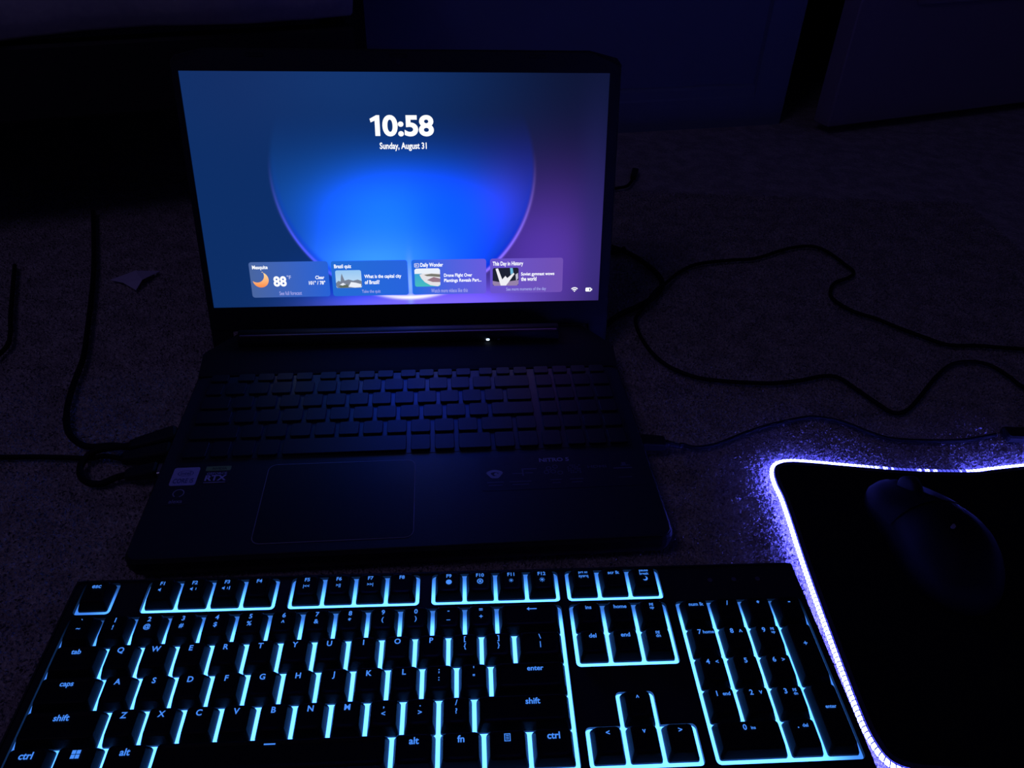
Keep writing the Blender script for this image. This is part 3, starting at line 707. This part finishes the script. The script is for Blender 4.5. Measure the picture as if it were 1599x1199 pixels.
key(NAV, 0, 1, [('prt sc',0,.6,1.8),('sysrq',0,-2.2,2.1)]); key(NAV+1, 0, 1, Wd('scr lk', 1.8)); key(NAV+2, 0, 1, [('pause',0,.8,1.8),('break',0,-1.7,1.8),('*moon',0,-5.4,3.2)])
for i, (a, b) in enumerate(zip("`1234567890-=", "~!@#$%^&*()_+")): key(i, R5(0), 1, S2(a, b))
key(13, R5(0), 2, [('*left', 1.5, -.2, 3.0)])
key(0, R5(1), 1.5, Wd('tab'))
for i, c in enumerate("QWERTYUIOP"): key(1.5+i, R5(1), 1, S1(c))
key(11.5, R5(1), 1, S2('[','{')); key(12.5, R5(1), 1, S2(']','}')); key(13.5, R5(1), 1.5, S2('\\','|'))
key(0, R5(2), 1.75, Wd('caps'))
for i, c in enumerate("ASDFGHJKL"): key(1.75+i, R5(2), 1, S1(c))
key(10.75, R5(2), 1, S2(';',':')); key(11.75, R5(2), 1, S2("'",'"')); key(12.75, R5(2), 2.25, Wd('enter', 2.3, 3))
key(0, R5(3), 2.25, Wd('shift', 2.6))
for i, c in enumerate("ZXCVBNM"): key(2.25+i, R5(3), 1, S1(c))
key(9.25, R5(3), 1, S2(',','<')); key(10.25, R5(3), 1, S2('.','>')); key(11.25, R5(3), 1, S2('/','?')); key(12.25, R5(3), 2.75, Wd('shift', 2.6, 5))
key(0, R5(4), 1.25, Wd('ctrl', 2.8)); key(1.25, R5(4), 1.25, [('*window',0,-.5,4.2)]); key(2.5, R5(4), 1.25, Wd('alt', 2.8))
key(3.75, R5(4), 6.25, [('*dash',-1,.8,2.2)])
key(10, R5(4), 1.25, Wd('alt', 2.8)); key(11.25, R5(4), 1.25, Wd('fn', 2.8)); key(12.5, R5(4), 1.25, [('*menu',0,-.5,4.0)]); key(13.75, R5(4), 1.25, Wd('ctrl', 2.8))
for i, c in enumerate(('ins','home')): key(NAV+i, R5(0), 1, Wd(c, 1.9))
key(NAV+2, R5(0), 1, [('pg',0,1.0,1.9),('up',0,-1.6,1.9)])
for i, c in enumerate(('del','end')): key(NAV+i, R5(1), 1, Wd(c, 2.1))
key(NAV+2, R5(1), 1, [('pg',0,1.0,1.9),('dn',0,-1.6,2.1)])
key(NAV+1, R5(3), 1, [('^',0,0,-1.6)]); key(NAV, R5(4), 1, [('<',0,0,-2.2)]); key(NAV+1, R5(4), 1, [('v',0,0,-1.9)]); key(NAV+2, R5(4), 1, [('>',0,0,-2.2)])
key(NUM, R5(0), 1, Wd('num lk', 1.8))
for i, c in enumerate('/*-'): key(NUM+1+i, R5(0), 1, [(c, 0, 0, {'/':3.0,'*':-2.0,'-':3.4}[c])])
NP = lambda a, b: [(a,-2.6,0,3.0)] + ([(b, 2.6, -.2, -1.9 if b in '^<>v' else 2.1)] if isinstance(b, str) and b else [(b[0],2.6,1.0,1.7),(b[1],2.6,-1.5,1.7)] if b else [])
for r, rowk in enumerate(((('7','home'),('8','^'),('9',('pg','up'))), (('4','<'),('5',''),('6','>')), (('1','end'),('2','v'),('3',('pg','dn'))))):
    for i, (a, b) in enumerate(rowk): key(NUM+i, R5(1+r), 1, NP(a, b) if b else [(a,0,0,3.0)])
key(NUM, R5(4), 2, [('0',-2.4,0,3.0),('ins',2.0,-.4,1.7)]); key(NUM+2, R5(4), 1, [('.',-2.6,0,3.2),('del',1.4,-.2,1.9)])
key(NUM+3, R5(1), 1, [('+',0,-9.5,-2.2)], 2.0); key(NUM+3, R5(3), 1, [('enter',0,-9.5,2.0)], 2.0)
for i in range(3):
    q = MB(); q.prism(circle(0,0,1.5,12), 0, .3); q.build('indicator_light', M['print_dim'], kb, loc=((NUM+1.3+i*.8)*U, ky_(.45), PZ+2.4))

# ------------------------------------------------------------------ light-edged mouse mat
PADX0, PADY0, PADX1, PADY1 = 205.0, 206.0, 565.0, 446.0
pad = tag(empty('mouse_mat', ((PADX0+PADX1)/2, (PADY0+PADY1)/2, 0)), 'black cloth mouse mat with a glowing white-violet light strip around its edge', 'mouse mat')
PCX, PCY = (PADX0+PADX1)/2, (PADY0+PADY1)/2
edge = [(203.5,400),(201.8,340),(201.6,280),(202.0,240),(203.4,222),(208.5,209),(220,203.5),(240,202),(300,202),(400,202),(500,202),(548,203),(562,207),(567,220),(568,260),(568,340),(568,420),(566,440),(560,448),(545,453),(480,456),(440,455.5),(408,452),(381,447),(359,443),(313,442),(269,445),(235,447.8),(219,447.8),(208.5,443.5),(203.5,434),(202.3,420)]
edge = [(x-PCX, y-PCY) for x, y in edge]
EP = spline([(x, y, 0) for x, y in edge], 8, True)
# sample the edge evenly
Pn = np.array(EP + [EP[0]]); L = np.concatenate([[0], np.cumsum(np.linalg.norm(np.diff(Pn, axis=0), axis=1))]); TOTL = L[-1]
def edge_at(s): 
    s = s % TOTL; return np.array([np.interp(s, L, Pn[:,k]) for k in range(2)])
zlift = lambda x, y: 3.4
ctr_poly = [(p[0], p[1]) for p in EP]
mb = MB(); pp = inset(ctr_poly, 1.2); mb.loft([[(x,y,0.3) for x,y in pp], [(x,y,3.6) for x,y in pp], [(x,y,4.0) for x,y in inset(ctr_poly, 2.4)]]); mb.build('cloth', M['pad_cloth'], pad)
mb = MB(); frame_ring(mb, inset(ctr_poly, 2.0), inset(ctr_poly, 5.4), 3.5, 4.5); mb.build('stitched_hem', M['hem'], pad)
mb = MB(); mb.tube([(*edge_at(TOTL*i/360), 3.2) for i in range(360)], 1.5, 10, True)
me = mb.mesh('light_strip', True)
at = me.attributes.new('run', 'FLOAT', 'POINT'); at.data.foreach_set('value', np.repeat(np.arange(360)/360*TOTL, 10).astype(np.float32))
def strip_mat():
    m = bpy.data.materials.new('light_strip'); m.use_nodes = True; t = m.node_tree; t.nodes.clear()
    e = t.nodes.new('ShaderNodeEmission'); o = t.nodes.new('ShaderNodeOutputMaterial')
    a = t.nodes.new('ShaderNodeAttribute'); a.attribute_name = 'run'; s = N(t, a.outputs['Fac'])
    wv = ((s*(2*math.pi/6.5))._op('SINE')).smooth(-0.5, 0.4)                 # light pulses along the far edge
    w2 = ((s*(2*math.pi/34.0))._op('SINE')).smooth(-0.2, 0.9)
    far = s.smooth(DIM0, DIM0+14)*(1.0 - s.smooth(DIM1-30, DIM1))
    k = 1.0 - far*(1.0 - wv*w2*0.6)*0.975
    e.inputs[0].default_value = (*STRIP_COL, 1); t.links.new((k*STRIP_K).s, e.inputs[1])
    t.links.new(e.outputs[0], o.inputs[0]); return m
STRIP_COL, STRIP_K = (0.085, 0.095, 1.0), 54.0
def run_at(x, y):
    d = np.hypot(Pn[:,0]-(x-PCX), Pn[:,1]-(y-PCY)); return float(L[int(d.argmin())])
DIM0, DIM1 = run_at(372, 445), run_at(262, 446)
M['strip'] = strip_mat()
strip = place('light_strip', me, M['strip'], pad)
# thread wound around the strip
turns = int(TOTL/3.1); nt = turns*8; pts = []
for i in range(nt):
    s = TOTL*i/nt; p = edge_at(s); d = edge_at(s+.5) - edge_at(s-.5); d /= np.linalg.norm(d); nn = np.array([-d[1], d[0]])
    a = 2*math.pi*i/8; r = 1.6
    pts.append((p[0]+nn[0]*r*math.cos(a), p[1]+nn[1]*r*math.cos(a), 3.2+r*math.sin(a)))
mb = MB(); mb.tube(pts, 0.34, 4, True); mb.build('binding_thread', M['cable'], pad)
mb = MB(); mb.prism(rrect(411, 470, 482, 497, 3), 0.4, 7.5, 1.5); mb.xform(Matrix.Translation((-PCX, -PCY, 0))); mb.build('control_box', M['plug'], pad)
mb = MB(); mb.tube(spline([(440-PCX,484-PCY,5),(440-PCX,468-PCY,4),(442-PCX,456-PCY,3.4)], 4), 2.0, 8); mb.build('control_lead', M['cable'], pad, True)

# ------------------------------------------------------------------ mouse
mouse = tag(empty('computer_mouse', (295, 364, 4.0), (0,0,rad(6))), 'glossy black computer mouse lying on the lit mouse mat', 'mouse')
def msurf(t, a, off=0.0):
    """t 0 (palm end) .. 1 (front), a 0..pi from the right side over the top"""
    y = -60 + 122*t
    wv = 32*(max(0.0, 1-abs(2*t-1)**3.2))**.5*(1 - .10*math.exp(-((t-.55)/.16)**2))
    hv = (39*math.exp(-((t-.36)/.46)**2))*(max(0.0, 1-abs(2*t-1)**5))**.5 + 3
    return ((wv+off)*math.cos(a), y, max(0.6, (hv+off)*abs(math.sin(a))**.8))
mb = MB(); rings = []
for i in range(29):
    t = .004 + .992*i/28
    rings.append([msurf(t, math.pi*j/20) for j in range(21)])
mb.loft(rings); mb.build('shell', M['mouse_shell'], mouse, True)
for a0, a1 in ((.30, 1.50), (1.64, 2.84)):
    q = MB(); top = [[msurf(.56+.425*i/12, a0+(a1-a0)*j/8, .9) for j in range(9)] for i in range(13)]
    k = [p for r in top for p in r]
    q.add(k, [(i*9+j, i*9+j+1, (i+1)*9+j+1, (i+1)*9+j) for i in range(12) for j in range(8)])
    q.build('button', M['mouse_shell'], mouse, True)
q = MB(); q.loft([[(x, 12*math.cos(b)*s_ + 36, 16 + 12*math.sin(b)*s_) for b in [2*math.pi*i/18 for i in range(18)]] for x, s_ in ((-4,.8),(-3,1),(3,1),(4,.8))]); q.build('scroll_wheel', M['rubber'], mouse, True)
q = MB(); q.prism(rrect(-2.2, 2.2, -1.2, 1.2, 1.0), 0, .5); q.build('logo_mark', M['print_pale'], mouse, loc=(-8, -19, 40.2), rot=(0,-0.15,0.6))

# ------------------------------------------------------------------ cables
def cable(name, label, pts, r, cat='cable', plugs=(), k=6, z=None):
    P = [(p[0], p[1], p[2] if len(p) > 2 else 1.0 + r) for p in pts]
    root = tag(empty(name, (P[0][0], P[0][1], 0)), label, cat)
    T0 = Matrix.Translation((-P[0][0], -P[0][1], 0))
    mb = MB(); mb.tube(spline(P, k), r, 8); mb.xform(T0); mb.build('cord', M['cable'], root, True)
    for nm, fn, mat in plugs:
        q = MB(); fn(q); q.xform(T0); q.build(nm, M[mat], root)
    return root
def L2W(x, y, z): # laptop frame to room
    c, s = math.cos(LYAW), math.sin(LYAW); return (LX + c*x - s*y, LY + s*x + c*y, z)
def blockplug(p, q, w0, w1, h):
    """tapered plug body from p to q"""
    def fn(mb):
        a, b = Vector(p), Vector(q); t = (b-a).normalized(); sx = t.cross(Vector((0,0,1))).normalized(); sz = sx.cross(t)
        R = []
        for f, wv in ((0, w0*.8), (.06, w0), (.7, (w0+w1)/2), (.94, w1), (1, w1*.85)):
            c = a.lerp(b, f); hh = h*(.75 if f in (0, 1) else 1)*(1-.25*f)
            R.append([c + sx*(x*wv/2) + sz*(y*hh/2) for x, y in rrect(-1, 1, -1, 1, .35, 2)])
        mb.loft(R)
    return fn
def strain(p, q, r0, r1):
    def fn(mb):
        a, b = Vector(p), Vector(q); n = 10
        mb.tube([a.lerp(b, i/n) for i in range(n+1)], [(r0+(r1-r0)*i/n)*(1.0 if i % 2 else .88) for i in range(n+1)], 10)
    return fn
# right: lead from the laptop's right port towards the mouse mat
pa, pb, pc = L2W(354.2,-155.4,12), L2W(374,-156.5,11), L2W(387,-157.6,8)
cable('usb_cable', 'thin black cable from the laptop right port curving past the light strip', [pc, (138,461.5,5), (149,460.5,3), (168,466), (192,480), (216,492), (246,503), (262,505), (282,499), (299,487), (315,480), (344,479), (372,481), (392,486), (404,488.5,4)], 1.7,
      plugs=[('plug', blockplug(pa, pb, 13, 12, 8.5), 'plug'), ('strain_relief', strain(pb, pc, 3.2, 2.2), 'plug')])
# right: thick lead hooking out from behind the laptop
pe = L2W(354,-3,14)
cable('power_lead', 'thick black lead looping out from behind the laptop right corner', [(92,640,4),(100,652),(112,665),(131,681),(150,703),(159,728),(157,748),(148,769),(134,792),(117,808),(105,815),(98,806),(104,797),(118,800),(126,808)], 2.9)
# right: the thin lead that wanders in a long loop over the carpet
cable('looped_lead', 'thin black lead wandering in bends over the carpet farther from the light strip', [(141,691,7),(150,706,8.5),(159,719,7),(182,756),(207,778),(246,790),(277,797),(322,825),(351,834),(367,822),(378,790),(382,771),(371,757),(352,744),(341,724),(339,707),(351,685),(372,670),(386,656),(405,640),(425,626),(456,626),(498,623),(640,618)], 2.0)
cable('wavy_lead', 'thin black lead with a sharp V bend on the carpet, nearer the light strip', [(146,690,9.5),(138,680,8),(129,669,4),(122,652),(123,626),(131,595),(144,573),(165,558),(190,553),(231,552),(261,558),(284,566),(298,564),(309,546),(320,527),(329,515),(342,519),(360,537),(388,569),(412,591),(434,598),(450,593),(459,576),(464,559),(480,540),(560,530)], 1.9)
# small hooked end far behind the screen's right edge
cable('hooked_lead', 'short hooked black cable end on the carpet behind the screen', [(96,975),(122,986),(136,993),(148,1000),(155,1014),(160,1030)], 2.2, plugs=[('plug', blockplug((160,1030,4),(167,1062,4), 8, 9, 7), 'plug')])
# left: three leads meeting at the laptop's left side
p1, p1b = L2W(-6,-128,13), L2W(-40,-138,10)
cable('descending_lead', 'black lead running from the bed down the carpet to the laptop left side', [(-520,860),(-467,747),(-442,691),(-421,640),(-403,595),(-387,553),(-377,515),(-366,481),(-354,457),(-341,443),(-327,436,4),(-308,436,6),(p1b[0],p1b[1],10)], 2.6,
      plugs=[('plug', blockplug(p1, p1b, 15, 9, 11), 'plug')])
p2, p2b = L2W(-6,-146,12), L2W(-42,-150,9)
cable('straight_lead', 'black lead lying straight from the left edge of the view to the laptop', [(-560,420),(-470,421),(-389,422),(-365,423.5),(-341,424),(-321,424),(-308,424,6),(p2b[0],p2b[1],9)], 2.0,
      plugs=[('plug', blockplug(p2, p2b, 14, 9, 10), 'plug')])
p3, p3b, p3c = L2W(-5,-166,12), L2W(-11,-166.6,12), L2W(-34,-168,9)
cable('curled_lead', 'short black lead curled into a small loop by the laptop left side', [(-290,431,11),(-306,429,10),(-318,425,8),(-323,415,4),(-317,403),(-308,397),(-299,397),(-291,402,5),(p3c[0],p3c[1],9)], 2.6,
      plugs=[('plug', blockplug(p3b, p3c, 12, 9, 8), 'plug'), ('metal_shell', blockplug(p3, p3b, 11, 11, 4.5), 'steel')])
cable('loose_lead', 'short stretch of black lead on the carpet at the far left edge', [(-540,720),(-497,635),(-485,612),(-473,590),(-464,566),(-470,540),(-500,510)], 2.2)
